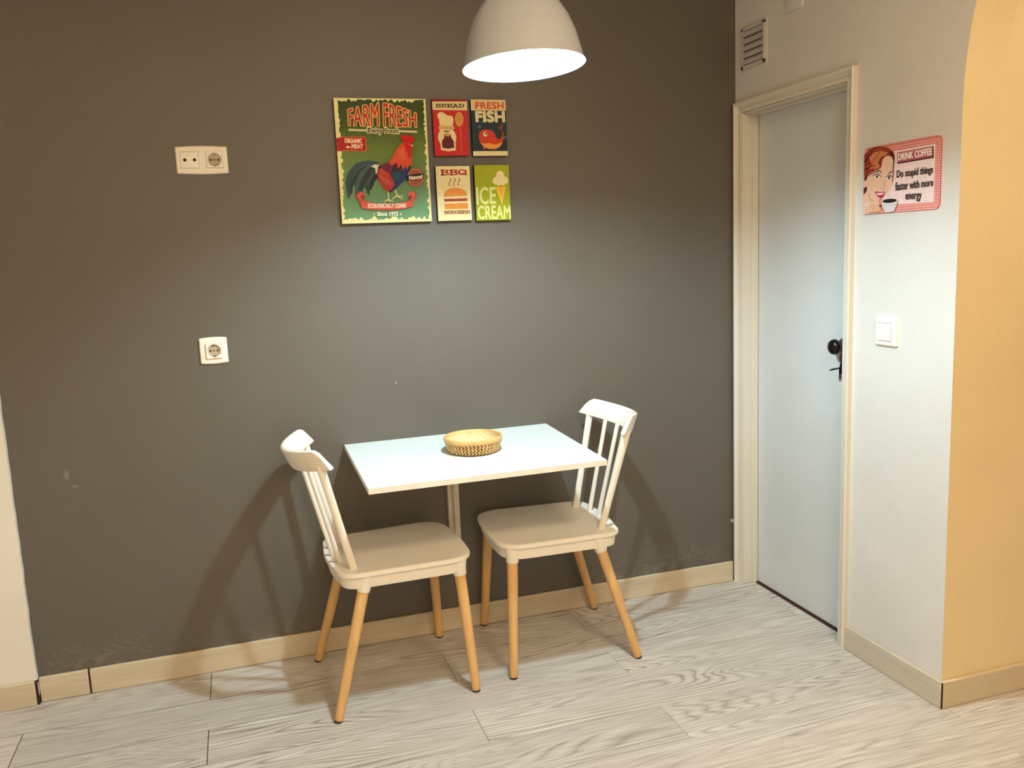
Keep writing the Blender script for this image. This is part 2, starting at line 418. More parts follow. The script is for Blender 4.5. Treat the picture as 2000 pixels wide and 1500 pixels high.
for a in (-.066, .066):
    for b in (-.064, .065):
        MB().lathe([(0, .0105), (.0022, .0105), (.0028, .009)], 'hole', n=12, xf=lambda p, a=a, b=b: xo((p[0]+a, p[1]+b, p[2]))).build('screw', vt)
# painted-over cover plate at the top
t = MB(); plate(t, .306, -.005, .398, .105, 0, .006, 'white', .006, .003, xf=lambda p: (XR-p[2], -p[0], 2.080+p[1]))
tag(t.build('cover_plate', smooth=40), 'painted-over blank cover plate above the door, cut by the top of the photo', 'cover plate')
# switch
sw = thing('light_switch', 'white double rocker light switch on the wall right of the door', 'light switch', (XR, -.808, 1.0565))
mb = MB(); xs = lambda p: (-p[2], -p[0], p[1])
plate(mb, -.0440, -.0425, .0440, .0425, 0, .010, 'socket', .005, .007, xs); mb.build('switch_frame', sw, smooth=40)
for s_ in (-1, 1):
    mb = MB().add([(s_*.0004, -.026, .009), (s_*.0255, -.026, .009), (s_*.0255, .026, .009), (s_*.0004, .026, .009),
                   (s_*.0008, -.0255, .0135), (s_*.025, -.0255, .0135), (s_*.025, .0255, .0105), (s_*.0008, .0255, .0105)],
                  [(0, 1, 2, 3), (4, 5, 6, 7), (0, 1, 5, 4), (1, 2, 6, 5), (2, 3, 7, 6), (3, 0, 4, 7)], 'socket', xs)
    mb.build('rocker', sw, bevel=.0006)
mb = MB(); mb.box((-.0268, -.0275, .0085), (.0268, .0275, .0103), 'socketin', xs); mb.build('switch_bezel', sw)

# ------------------------------------------------------------------ sockets on the dark wall
xb = lambda p: (p[0], -p[2], p[1])
def schuko(parent, cx, cy):
    mb = MB(); n = 32; r0 = .0205; hw = .0235
    circ = [(cx+r0*math.cos(2*PI*i/n), cy+r0*math.sin(2*PI*i/n)) for i in range(n)]
    sq = []
    for i in range(n):
        c, s_ = math.cos(2*PI*i/n), math.sin(2*PI*i/n); k = hw/max(abs(c), abs(s_)); sq.append((cx+c*k, cy+s_*k))
    def R(pts, z): return [(a, b, z) for a, b in pts]
    sm = [(cx+(a-cx)*.94, cy+(b-cy)*.94) for a, b in circ]
    mb.loft([R(sq, .0085), R(sq, .0150), R(circ, .0150), R(sm, .0094)], 'socket', True, False, False, xb)
    mb.build('socket_insert', parent, smooth=30)
    MB().box((cx-hw-.0009, cy-hw-.0009, .0078), (cx-.0215, cy+hw+.0009, .0093), 'socketin', xb).box((cx+.0215, cy-hw-.0009, .0078), (cx+hw+.0009, cy+hw+.0009, .0093), 'socketin', xb).box((cx-hw, cy-hw-.0009, .0078), (cx+hw, cy-.0215, .0093), 'socketin', xb).box((cx-hw, cy+.0215, .0078), (cx+hw, cy+hw+.0009, .0093), 'socketin', xb).build('insert_seam', parent)
    mb = MB().add(R(sm, .0096), [list(range(n))], 'socketin', xb)
    f = mb.build('socket_face', parent)
    for dx in (-.0105, 0, .0105):
        MB().lathe([(0, .0106), (.0030 if dx else .0022, .0106), (.0030 if dx else .0022, .0096)], 'hole', n=12, xf=lambda p, dx=dx: xb((p[0]+cx+dx, p[1]+cy, p[2]))).build('contact_hole', f)
    for sy in (-1, 1):
        MB().box((cx-.003, cy+sy*.0150, .0096), (cx+.003, cy+sy*.0192, .0135), 'bronze', xb).build('earth_clip', f)
ds = thing('double_socket', 'white double wall plate with aerial holes and power socket, high on dark wall', 'wall socket', (.1745, 0, 1.6515))
mb = MB(); plate(mb, -.0755, -.0400, .0755, .0400, 0, .009, 'socket', .004, .007, xb, bulge=.0025); mb.build('wall_plate', ds, smooth=35)
schuko(ds, .0365, 0)
MB().box((-.0634, -.0254, .008), (-.0096, .0254, .0093), 'socketin', xb).build('insert_seam', ds)
mb = MB(); plate(mb, -.0625, -.0245, -.0105, .0245, .008, .0108, 'socket', .001, .001, xb); ai = mb.build('aerial_insert', ds, smooth=35)
for dx in (-.0495, -.0215):
    MB().lathe([(0, .0125), (.0040, .0125), (.0048, .0108)], 'hole', n=16, xf=lambda p, dx=dx: xb((p[0]+dx, p[1], p[2]))).build('aerial_port', ai)
ss = thing('wall_socket', 'white single power socket on dark wall, below the double socket plate', 'wall socket', (.1560, 0, 1.0645))
mb = MB(); plate(mb, -.0420, -.0405, .0420, .0405, 0, .009, 'socket', .004, .007, xb, bulge=.0025); mb.build('wall_plate', ss, smooth=35)
schuko(ss, .0015, 0)

# ------------------------------------------------------------------ flat printed artwork
def hom(src, dst):
    A = []
    for (x, y), (u, v) in zip(src, dst):
        A.append([x, y, 1, 0, 0, 0, -u*x, -u*y, u]); A.append([0, 0, 0, x, y, 1, -v*x, -v*y, v])
    n = 8
    for i in range(n):
        p = max(range(i, n), key=lambda r: abs(A[r][i])); A[i], A[p] = A[p], A[i]
        for r in range(n):
            if r != i:
                f = A[r][i]/A[i][i]
                for c in range(i, 9): A[r][c] -= f*A[i][c]
    h = [A[i][8]/A[i][i] for i in range(8)]+[1]
    return lambda x, y: ((h[0]*x+h[1]*y+h[2])/(h[6]*x+h[7]*y+1), (h[3]*x+h[4]*y+h[5])/(h[6]*x+h[7]*y+1))
_inks = {}
def ink(c):
    if c in _inks: return _inks[c]
    m = mat_plain('print_%02x%02x%02x' % c, c, .55, .3, .05, 60); _inks[c] = m; return m
def glyphs(txt):
    bold = 0.0
    cu = bpy.data.curves.new('t', 'FONT'); cu.body = txt; cu.offset = bold; cu.resolution_u = 3; cu.space_character = 1.04+bold*3
    o = bpy.data.objects.new('t', cu); COL.objects.link(o)
    bpy.context.view_layer.update()
    dg = bpy.context.evaluated_depsgraph_get(); me = bpy.data.meshes.new_from_object(o.evaluated_get(dg))
    vs = [(v.co.x, v.co.y) for v in me.vertices]; fs = [list(p.vertices) for p in me.polygons]
    bpy.data.objects.remove(o); bpy.data.curves.remove(cu); bpy.data.meshes.remove(me)
    x0 = min(v[0] for v in vs); x1 = max(v[0] for v in vs); y0 = min(v[1] for v in vs); y1 = max(v[1] for v in vs)
    return [((x-x0)/(x1-x0), (y-y0)/(y1-y0)) for x, y in vs], fs
# slab letters as strokes on a 0..1 x 0..1 box (v up)
SL = {
 'B': [[(.0,.0),(.62,.0),(.9,.1),(.95,.27),(.85,.45),(.62,.53),(.2,.53)], [(.0,1),(.6,1),(.86,.92),(.88,.76),(.8,.6),(.62,.53)], [(.2,0),(.2,1)]],
 'R': [[(0,1),(.62,1),(.88,.9),(.9,.74),(.82,.58),(.6,.5),(.2,.5)], [(.2,0),(.2,1)], [(0,0),(.42,0)], [(.55,.5),(.88,0),(1.05,0)]],
 'E': [[(0,1),(.92,1),(.92,.74)], [(.2,0),(.2,1)], [(0,0),(.95,0),(.95,.28)], [(.2,.5),(.66,.5)], [(.66,.38),(.66,.62)]],
 'A': [[(.12,0),(.5,1),(.88,0)], [(-.05,0),(.32,0)], [(.68,0),(1.05,0)], [(.26,.34),(.74,.34)], [(.3,1),(.52,1)]],
 'D': [[(0,1),(.5,1),(.82,.85),(.95,.5),(.82,.15),(.5,0),(0,0)], [(.2,0),(.2,1)]],
 'Q': [[(.5,1),(.16,.87),(.03,.5),(.16,.13),(.5,0),(.84,.13),(.97,.5),(.84,.87),(.5,1)], [(.45,.3),(.72,.05),(1.05,-.08)]],
 'U': [[(.18,1),(.18,.3),(.3,.06),(.52,0),(.75,.08),(.84,.3),(.84,1)], [(0,1),(.4,1)], [(.64,1),(1.02,1)]],
 'G': [[(.9,.7),(.9,.95),(.88,.85),(.55,1),(.2,.88),(.05,.5),(.2,.12),(.52,0),(.85,.1),(.85,.42)], [(.6,.42),(1.02,.42)]],
 'S': [[(.86,.7),(.86,.98),(.84,.88),(.5,1),(.18,.9),(.1,.72),(.25,.57),(.75,.45),(.92,.28),(.82,.08),(.5,0),(.14,.1),(.1,.02),(.1,.32)]],
}
class Art:
    """Printed layers on a flat panel. conv maps drawing coords -> (u, v) in 0..1, v down."""
    def __init__(s, mb, place, conv, W, H):
        s.mb = mb; s.place = place; s.conv = conv; s.W = W; s.H = H; s.k = 0
    def pt(s, x, y, lay):
        u, v = s.conv(x, y); u = min(1, max(0, u)); v = min(1, max(0, v)); return s.place(u*s.W, (1-v)*s.H, lay)
    def poly(s, pts, c, lay=None):
        if lay is None: s.k += 1; lay = s.k
        s.mb.add([s.pt(x, y, lay) for x, y in pts], [list(range(len(pts)))], c if not isinstance(c, tuple) else ink(c)); return s
    def ell(s, cx, cy, rx, ry, c, n=24, rot=0, lay=None):
        ca, sa = math.cos(rot), math.sin(rot)
        return s.poly([(cx+rx*math.cos(t)*ca-ry*math.sin(t)*sa, cy+rx*math.cos(t)*sa+ry*math.sin(t)*ca) for t in [2*PI*i/n for i in range(n)]], c, lay)
    def line(s, pts, w_, c, lay=None, w1=None):
        if lay is None: s.k += 1; lay = s.k
        pts = [Vector(p) for p in pts]; n = len(pts); Lf = []; Rt = []
        for i, p in enumerate(pts):
            d = (pts[min(i+1, n-1)]-pts[max(i-1, 0)]); d = d.normalized() if d.length else Vector((1, 0)); nn = Vector((-d.y, d.x))
            ww = (w_+(w1-w_)*i/(n-1) if w1 is not None else w_)/2
            Lf.append(p+nn*ww); Rt.append(p-nn*ww)
        vs = [s.pt(q.x, q.y, lay) for q in Lf+Rt]
        s.mb.add(vs, [(i, i+1, n+i+1, n+i) for i in range(n-1)], ink(c)); return s
    def text(s, txt, quad, c, bold=0, fn=None, lay=None):
        """bold: half stroke growth in drawing units, built from shifted copies"""
        if lay is None: s.k += 1; lay = s.k
        vs, fs = glyphs(txt)
        if fn is None:
            (a, b, c_, d) = quad  # TL TR BR BL
            fn = lambda u, v: (((a[0]*(1-u)+b[0]*u)*v + (d[0]*(1-u)+c_[0]*u)*(1-v)), ((a[1]*(1-u)+b[1]*u)*v + (d[1]*(1-u)+c_[1]*u)*(1-v)))
        P = [fn(u, v) for u, v in vs]
        sh = [(0, 0)] if not bold else [(bold*math.cos(PI*i/4+PI/8), bold*math.sin(PI*i/4+PI/8)) for i in range(8)]
        for i, (dx, dy) in enumerate(sh):
            s.mb.add([s.pt(x+dx, y+dy, lay+i*.1) for x, y in P], fs, ink(c))
        return s
    def slab(s, txt, quad, c, wf=.2, gap=.14):
        s.k += 1; lay0 = s.k; a, b, c_, d = quad; n = len(txt); cw = 1/(n+(n-1)*gap)
        hpx = abs(d[1]-a[1]); 
        for i, ch in enumerate(txt):
            for st in SL[ch]:
                pts = []
                for (u, v) in st:
                    U = (i*(1+gap)+u)*cw; V = wf/2+v*(1-wf)
                    pts.append(((a[0]*(1-U)+b[0]*U)*V+(d[0]*(1-U)+c_[0]*U)*(1-V), (a[1]*(1-U)+b[1]*U)*V+(d[1]*(1-U)+c_[1]*U)*(1-V)))
                for j in range(len(pts)-1):
                    p, q = Vector(pts[j]), Vector(pts[j+1]); dd = q-p
                    if dd.length < 1e-6: continue
                    dd.normalize(); wfac = wf*hpx*(1.25 if abs(dd.y) > .8 else .75); e = dd*wfac*.3
                    s.line([p-e, q+e], wfac, c, lay0+((i+j) % 3)*.25)
        return s

EPS = .00010
def canvas(name, x0, x1, z0, z1, t, label, side, group='printed food canvases on the dark wall'):
    mb = MB(); mb.box((x0, -t, z0), (x1, -.001, z1), ink(side))
    o = (x0, z0)
    place = lambda a, b, lay: (x0+a, -t-.0002-EPS*lay, z0+b)
    return mb, place
def fin(mb, name, label, group=True):
    # pivot at the lower centre
    xs = [v[0] for v in mb.v]; ys = [v[1] for v in mb.v]; zs = [v[2] for v in mb.v]
    c = ((min(xs)+max(xs))/2, max(ys), min(zs)); mb.v = [(v[0]-c[0], v[1]-c[1], v[2]-c[2]) for v in mb.v]
    o = mb.build(name, loc=c); tag(o, label, 'wall picture' if name == 'wall_canvas' else 'wall sign', 'printed food canvases on the dark wall' if group else None); return o

# --- big rooster canvas (drawing coords = a 1222x1500 enlargement of it)
T = .020
mb, place = canvas('wall_canvas', .584, .880, 1.446, 1.838, T, '', (70, 66, 40))
a = Art(mb, place, hom([(55, 72), (1050, 75), (1138, 1395), (165, 1432)], [(0, 0), (1, 0), (1, 1), (0, 1)]), .296, .392)
cream = (240, 232, 168)
a.poly([(55, 72), (1050, 75), (1138, 1395), (165, 1432)], cream)
def mat_green():
    k = NT('print_green_field', .55, .3); co = k.coord(); sep = k.n('SeparateXYZ'); k.l(co, sep.inputs[0])
    f = k.math('DIVIDE', sep.outputs[2], .392*S); n = k.noise(co, 60, 4, .7)
    f2 = k.math('ADD', f, k.math('MULTIPLY', k.math('SUBTRACT', n, .5), .25))
    k.col(k.ramp(f2, [(0, lin((112, 156, 112))), (.3, lin((110, 148, 98))), (.6, lin((106, 126, 54))), (.8, lin((62, 84, 24))), (1, lin((52, 70, 20)))])); return k.m
rg = random.Random(5); gp = []
def jag(p, q, n, amp, bias):
    out = []
    for i in range(n):
        t = i/n; x = p[0]+(q[0]-p[0])*t; y = p[1]+(q[1]-p[1])*t
        d = Vector((q[0]-p[0], q[1]-p[1])).normalized(); k = (rg.random()**2)*amp + bias
        out.append((x-d.y*k, y+d.x*k))
    return out
gp = jag((88, 80), (1040, 82), 46, 34, 2) + jag((1040, 84), (1122, 1372), 60, 26, 4) + jag((1118, 1388), (178, 1412), 46, 46, 14) + jag((168, 1400), (92, 84), 60, 34, 8)
a.poly(gp, mat_green())
# lettering
def arc(x0, x1, grow=0):
    def fn(u, v):
        x = x0+(x1-x0)*u; q = (x-580)/375
        top = 112+ (82 if q < 0 else 108)*abs(q)**1.5 - grow; bot = 376+12*(x-215)/750+grow
        return (x+(0.5-v)*10, bot+(top-bot)*v)
    return fn
for (word, x0, x1) in (('FARM', 212, 556), ('FRESH', 592, 962)):
    a.text(word, None, (240, 196, 130), 11, arc(x0+8, x1-8, -8), lay=3)
    a.text(word, None, (190, 56, 22), 2, arc(x0+8, x1-8, -8), lay=5)
a.k = 6
a.line([(222, 415), (405, 420)], 22, (226, 214, 168)).line([(790, 425), (966, 430)], 22, (226, 214, 168))
a.ell(408, 418, 9, 12, (226, 214, 168)).ell(784, 424, 9, 12, (226, 214, 168))
a.text('Dairy Fresh', [(425, 385), (768, 392), (768, 470), (425, 462)], (240, 228, 180), 9)
a.text('Dairy Fresh', [(430, 392), (763, 398), (763, 462), (430, 456)], (48, 46, 22), 2)
a.poly([(76, 505), (150, 492), (395, 488), (414, 500), (418, 634), (405, 648), (180, 640), (100, 652)], (226, 96, 70))
a.poly([(84, 512), (150, 500), (392, 496), (406, 506), (408, 628), (398, 638), (180, 632), (108, 644)], (172, 26, 22))
a.text('ORGANIC', [(180, 510), (368, 512), (370, 558), (182, 556)], (244, 214, 178), 3)
a.text('MEAT', [(258, 570), (378, 572), (380, 616), (260, 616)], (244, 214, 178), 3)
a.poly([(190, 592), (205, 600), (214, 578), (224, 600), (250, 590), (238, 612), (204, 614)], (244, 214, 178))
# rooster
TL_ = (50, 68, 74)
tails = [([(545, 800), (430, 775), (320, 800), (245, 880), (210, 980), (220, 1080), (236, 1160)], 60, 6, (58, 80, 84)),
         ([(540, 810), (420, 810), (330, 860), (275, 950), (255, 1040), (262, 1105)], 60, 8, (44, 60, 64)),
         ([(540, 820), (440, 830), (370, 890), (330, 970), (312, 1060), (318, 1140)], 58, 8, (70, 96, 96)),
         ([(540, 830), (460, 860), (410, 930), (370, 1010), (365, 1080)], 62, 8, (38, 48, 50)),
         ([(545, 850), (490, 890), (440, 960), (425, 1040), (450, 1120)], 66, 8, (56, 72, 72)),
         ([(545, 860), (520, 920), (480, 980), (470, 1060)], 62, 8, (34, 44, 46))]
a.poly([(548, 795), (450, 765), (340, 780), (262, 850), (228, 950), (212, 1060), (238, 1150), (262, 1080), (290, 1000), (312, 1080), (330, 1140), (352, 1060), (372, 1090), (400, 1030), (432, 1060), (452, 1122), (462, 1050), (500, 1010), (540, 900)], (52, 70, 72))
for pts, w0, w1, c in tails: a.line(pts, w0+14, c, w1=w1+6)
a.line([(500, 790), (400, 795), (320, 850), (262, 950)], 8, (110, 134, 130), w1=3)
a.line([(505, 830), (430, 880), (385, 960), (350, 1050)], 8, (98, 64, 62), w1=3)
a.line([(520, 860), (470, 930), (445, 1010)], 7, (104, 124, 120), w1=3)
a.poly([(470, 810), (510, 785), (556, 792), (545, 860), (522, 900), (515, 830)], (232, 222, 200))
# body
a.poly([(545, 810), (640, 770), (700, 740), (860, 780), (905, 800), (880, 880), (830, 960), (740, 1050), (680, 1092), (600, 1040), (550, 960), (538, 880)], (62, 40, 66))
a.poly([(690, 900), (780, 850), (900, 810), (870, 900), (820, 970), (740, 1050), (690, 1085), (650, 1060)], (44, 58, 102))
a.poly([(690, 900), (740, 860), (800, 880), (780, 960), (720, 960)], (36, 78, 92))
a.poly([(548, 840), (600, 820), (660, 860), (700, 940), (730, 1000), (700, 1050), (650, 1080), (600, 1040), (560, 970), (540, 900)], (182, 54, 48))
for i in range(7):
    a.line([(560+i*18, 900+i*10), (600+i*18, 985+i*8)], 7, (222, 116, 84), w1=2)
for i in range(5): a.line([(575+i*20, 835+i*6), (560+i*22, 920+i*8)], 12, (216, 98, 52), w1=3)
a.poly([(560, 800), (650, 765), (720, 760), (700, 830), (690, 900), (620, 860)], (118, 40, 60))
# neck hackle
a.poly([(830, 545), (870, 560), (905, 600), (905, 690), (915, 790), (880, 800), (860, 840), (840, 800), (815, 850), (795, 790), (760, 830), (745, 770), (690, 800), (660, 760), (700, 700), (745, 620), (790, 560)], (226, 84, 46))
for i in range(8): a.line([(830-i*4, 590+i*12), (700+i*26, 760)], 7, (236, 128, 76), w1=2)
a.poly([(815, 560), (860, 545), (900, 555), (922, 585), (905, 620), (900, 700), (880, 712), (850, 640), (830, 600)], (206, 22, 26))
a.poly([(795, 500), (770, 480), (800, 478), (810, 470), (830, 465), (850, 472), (875, 470), (900, 485), (925, 480), (935, 510), (922, 545), (890, 552), (850, 545), (815, 548), (828, 530), (785, 525), (805, 512)], (210, 12, 16))
a.poly([(897, 566), (924, 578), (918, 594), (900, 588)], (222, 190, 150))
a.ell(873, 562, 10, 10, (232, 120, 100)); a.ell(873, 562, 5, 5, (30, 10, 10))
# legs
for pts in ([(655, 1080), (662, 1140), (655, 1170)], [(655, 1165), (610, 1196)], [(655, 1165), (680, 1198)], [(655, 1160), (720, 1192)], [(730, 1060), (748, 1110), (750, 1130)], [(750, 1125), (700, 1162)], [(750, 1125), (820, 1130)], [(750, 1128), (818, 1162)]):
    a.line(pts, 15, (232, 212, 142), w1=8)
# stamp
for r, c in ((98, (206, 96, 82)), (90, (96, 128, 70)), (84, (206, 96, 82)), (66, (90, 60, 50)), (56, (206, 96, 82)), (40, (110, 44, 40))):
    a.ell(950, 925, r*.93, r*1.05, c)
a.poly([(838, 918), (866, 900), (1010, 880), (1046, 882), (1024, 912), (1044, 938), (1012, 932), (872, 962), (838, 962), (858, 938)], (24, 26, 22))
a.text('Natural', [(880, 912), (1018, 892), (1020, 932), (884, 952)], (238, 232, 210), 3)
# ribbon
rib = (220, 88, 70)
a.line([(345, 1095), (330, 1140), (360, 1180), (400, 1190)], 46, (198, 72, 58), w1=30)
a.line([(925, 1085), (945, 1130), (920, 1170), (880, 1190)], 46, (198, 72, 58), w1=30)
a.ell(365, 1125, 38, 38, rib); a.ell(908, 1118, 38, 40, rib); a.ell(378, 1140, 20, 18, (150, 46, 40)); a.ell(895, 1135, 20, 18, (150, 46, 40))
a.poly([(345, 1190), (400, 1210), (380, 1262), (365, 1255)], (190, 66, 54))
a.poly([(410, 1185), (520, 1212), (700, 1215), (870, 1185), (930, 1180), (925, 1235), (850, 1262), (680, 1280), (480, 1278), (380, 1265), (365, 1195)], rib)
a.text('ECOLOGICALLY CLEAN', [(440, 1215), (845, 1208), (845, 1250), (440, 1258)], (246, 216, 190), 3)
a.text('Since 1972', [(540, 1302), (765, 1298), (765, 1340), (540, 1344)], (232, 236, 204), 3)
for x in (506, 795): a.poly([(x, 1308), (x+5, 1320), (x+14, 1324), (x+5, 1328), (x, 1340), (x-5, 1328), (x-14, 1324), (x-5, 1320)], (232, 236, 204))
fin(mb, 'wall_canvas', 'large green printed canvas of a rooster reading FARM FRESH, largest of five on dark wall')

# small canvases (drawing coords = a 1000x1500 enlargement)
UN = [(0, 0), (1, 0), (1, 1), (0, 1)]
C2 = (236, 212, 158)
# BREAD
mb, place = canvas('wall_canvas', .903, 1.021, 1.658, 1.839, .016, '', (120, 20, 26))
a = Art(mb, place, hom([(76, 72), (458, 78), (485, 685), (105, 690)], UN), .118, .181)
red = (200, 36, 40)
a.poly([(76, 72), (458, 78), (485, 685), (105, 690)], red)
a.poly([(76, 72), (458, 78), (459, 96), (77, 96)], (138, 18, 26))
a.poly([(77, 98), (459, 98), (463, 195), (81, 190)], (228, 204, 150))
a.slab('BREAD', [(118, 122), (425, 124), (427, 166), (118, 166)], (52, 32, 24), .22)
a.poly([(160, 350), (150, 290), (134, 262), (138, 232), (160, 214), (190, 214), (212, 226), (240, 250), (275, 250), (302, 262), (312, 290), (304, 362)], C2)
a.poly([(158, 350), (304, 362), (304, 395), (160, 385)], (230, 206, 150))
a.poly([(145, 372), (322, 372), (316, 400), (150, 398)], (222, 190, 130))
a.poly([(162, 360), (302, 366), (296, 418), (240, 422), (176, 412)], (214, 172, 102))
for x in (205, 240, 270): a.ell(x, 382, 7, 10, (196, 150, 84))
a.poly([(165, 400), (300, 405), (325, 430), (342, 480), (335, 540), (335, 630), (250, 640), (172, 625), (165, 560), (138, 500), (145, 450)], (236, 212, 160))
a.poly([(205, 416), (262, 416), (275, 424), (232, 430), (198, 424)], (60, 26, 20))
a.poly([(222, 440), (262, 442), (258, 476), (230, 474)], (222, 140, 104))
a.poly([(208, 450), (216, 450), (222, 474), (262, 478), (268, 452), (278, 454), (282, 484), (312, 528), (318, 600), (250, 612), (186, 600), (182, 530), (208, 490)], (96, 22, 38))
a.ell(373, 290, 46, 78, (212, 160, 84)); a.ell(373, 290, 34, 62, (204, 146, 70)); a.line([(382, 365), (400, 640)], 9, (204, 120, 66))
fin(mb, 'wall_canvas', 'small red canvas of a chef with wooden spoon reading BREAD')
# FISH
mb, place = canvas('wall_canvas', 1.034, 1.1555, 1.657, 1.8395, .016, '', (40, 48, 40))
a = Art(mb, place, hom([(503, 82), (880, 80), (893, 690), (522, 690)], UN), .1215, .1825)
a.poly([(503, 82), (880, 80), (893, 690), (522, 690)], (34, 52, 58))
a.poly([(503, 82), (880, 80), (882, 200), (506, 202)], (226, 198, 146))
a.text('FRESH', [(555, 112), (856, 108), (858, 178), (557, 182)], (206, 84, 54), 4)
a.slab  # noqa
a.text('FISH', [(557, 214), (860, 210), (866, 320), (562, 322)], (228, 214, 170), 9)
a.ell(594, 376, 15, 15, (88, 118, 122)); a.ell(770, 470, 20, 24, (56, 66, 96)); a.ell(866, 492, 15, 18, (88, 98, 108)); a.ell(625, 325, 12, 8, (90, 120, 112))
a.ell(720, 470, 60, 90, (34, 54, 74))
a.poly([(582, 480), (590, 440), (620, 412), (680, 404), (730, 420), (758, 450), (768, 490), (785, 512), (815, 510), (836, 480), (838, 440), (830, 412), (850, 440), (852, 500), (835, 560), (800, 600), (750, 618), (680, 612), (625, 580), (595, 540)], (206, 62, 34))
a.poly([(600, 545), (640, 560), (690, 552), (720, 560), (760, 570), (832, 545), (812, 590), (760, 618), (690, 616), (640, 596)], (236, 158, 72))
a.poly([(830, 420), (815, 400), (770, 392), (800, 380), (822, 372), (820, 340), (848, 336), (852, 362), (838, 392)], (130, 62, 58))
a.poly([(625, 588), (660, 600), (640, 628)], (206, 84, 44)); a.poly([(720, 612), (752, 612), (740, 632)], (206, 84, 44))
a.ell(655, 456, 22, 26, (240, 226, 190)); a.ell(661, 450, 11, 13, (50, 26, 22)); a.ell(656, 462, 5, 5, (240, 226, 190))
a.poly([(521, 640), (892, 640), (893, 690), (522, 690)], (238, 222, 168)); a.line([(560, 660), (865, 660)], 5, (214, 196, 140))
fin(mb, 'wall_canvas', 'small navy canvas of an orange cartoon fish reading FRESH FISH')
# BBQ
mb, place = canvas('wall_canvas', .902, 1.018, 1.446, 1.624, .020, '', (60, 52, 40))
a = Art(mb, place, hom([(112, 805), (485, 808), (505, 1385), (147, 1400)], UN), .116, .178)
a.poly([(112, 805), (485, 808), (505, 1385), (147, 1400)], (242, 226, 172))
a.slab('BBQ', [(170, 842), (450, 842), (452, 908), (175, 910)], (178, 44, 36), .24)
for i in range(3):
    x = 268+i*48
    a.line([(x+8, 938), (x+16, 955), (x+10, 975), (x-4, 992), (x-4, 1010), (x+2, 1026)], 8, (122, 76, 56))
a.poly([(204, 1140)]+[(332-128*math.cos(t), 1140-96*math.sin(t)**.8) for t in [PI*i/16 for i in range(1, 16)]]+[(458, 1130)], (232, 150, 62))
a.poly([(210, 1164), (458, 1156), (460, 1186), (212, 1194)], (172, 66, 40))
a.poly([(214, 1216), (464, 1208), (468, 1266), (218, 1276)], (230, 146, 58))
a.line([(332, 1046), (338, 1270)], 3, (238, 166, 84))
a.poly([(206, 1141), (459, 1131), (459, 1156), (208, 1164)], (242, 226, 172)); a.poly([(211, 1194), (461, 1186), (464, 1208), (213, 1217)], (242, 226, 172))
a.slab('BURGERS', [(210, 1290), (484, 1282), (485, 1320), (212, 1330)], (150, 70, 46), .2)
fin(mb, 'wall_canvas', 'small cream canvas of a steaming burger reading BBQ BURGERS')
# ICE CREAM
mb, place = canvas('wall_canvas', 1.0345, 1.1565, 1.4435, 1.6265, .020, '', (62, 62, 20))
a = Art(mb, place, hom([(538, 795), (912, 795), (932, 1378), (568, 1388)], UN), .122, .183)
a.poly([(538, 795), (912, 795), (932, 1378), (568, 1388)], (162, 168, 26))
a.ell(820, 905, 44, 48, (236, 220, 168)); a.ell(782, 965, 44, 44, (236, 220, 168)); a.ell(862, 962, 44, 44, (236, 220, 168)); a.ell(822, 950, 52, 58, (236, 220, 168))
a.ell(806, 1000, 20, 20, (236, 220, 168)); a.ell(845, 1000, 20, 20, (236, 220, 168))
a.poly([(768, 1030), (880, 1028), (838, 1225)], (242, 190, 70)); a.poly([(795, 1030), (850, 1028), (838, 1150)], (236, 172, 26))
a.text('ICE', [(562, 1036), (766, 1034), (770, 1208), (572, 1220)], (222, 226, 142), 5)
a.text('CREAM', [(578, 1232), (926, 1230), (928, 1368), (584, 1374)], (222, 226, 142), 4)
fin(mb, 'wall_canvas', 'small lime green canvas of an ice cream cone reading ICE CREAM')

# --- coffee sign on the right wall (drawing coords = a 1583x1500 enlargement)
SY0, SY1, SZ0, SZ1 = -.698, -.9925, 1.400, 1.593
mb = MB(); WW, HH = SY0-SY1, SZ1-SZ0
out = rrect(0, 0, WW, HH, .016, 6)
mb.add([(XR-.0025, SY0-p[0], SZ0+p[1]) for p in out]+[(XR-.0002, SY0-p[0], SZ0+p[1]) for p in out],
       [list(range(len(out)))]+[(i, (i+1) % len(out), len(out)+(i+1) % len(out), len(out)+i) for i in range(len(out))], ink((196, 92, 92)))
place = lambda a_, b_, lay: (XR-.0026-EPS*lay, SY0-a_, SZ0+b_)
hm = hom([(172, 335), (1432, 115), (1397, 1318), (160, 1412)], UN)
a = Art(mb, place, hm, WW, HH)
# gingham border: pink weave of stripes within the rounded outline
RR = .016
def clipcol(x):  # half-height available at sign x so stripes follow the rounded corners
    e = min(x, WW-x)
    return 0 if e >= RR else RR-math.sqrt(max(0, RR*RR-(RR-e)**2))
g1 = ink((226, 150, 142)); 
n = 44; st = WW/n
for i in range(n):
    x0 = i*st+st*.25; x1 = x0+st*.5; c0 = max(clipcol(x0), clipcol(x1))
    for zz in (c0+.001,):
        mb.add([place(x0, c0+.001, .5), place(x1, c0+.001, .5), place(x1, HH-c0-.001, .5), place(x0, HH-c0-.001, .5)], [(0, 1, 2, 3)], g1)
n2 = int(HH/st)
for j in range(n2):
    z0 = j*st+st*.25; z1 = z0+st*.45; e = min(z0, HH-z1); c0 = 0 if e >= RR else RR-math.sqrt(max(0, RR*RR-(RR-max(e, 0))**2))
    mb.add([place(c0+.001, z0, .8), place(WW-c0-.001, z0, .8), place(WW-c0-.001, z1, .8), place(c0+.001, z1, .8)], [(0, 1, 2, 3)], ink((232, 168, 158)))
a.k = 1
pale = (236, 212, 212)
a.poly([(560, 395), (1330, 262), (1305, 1205), (700, 1245), (480, 1260), (400, 700)], pale)
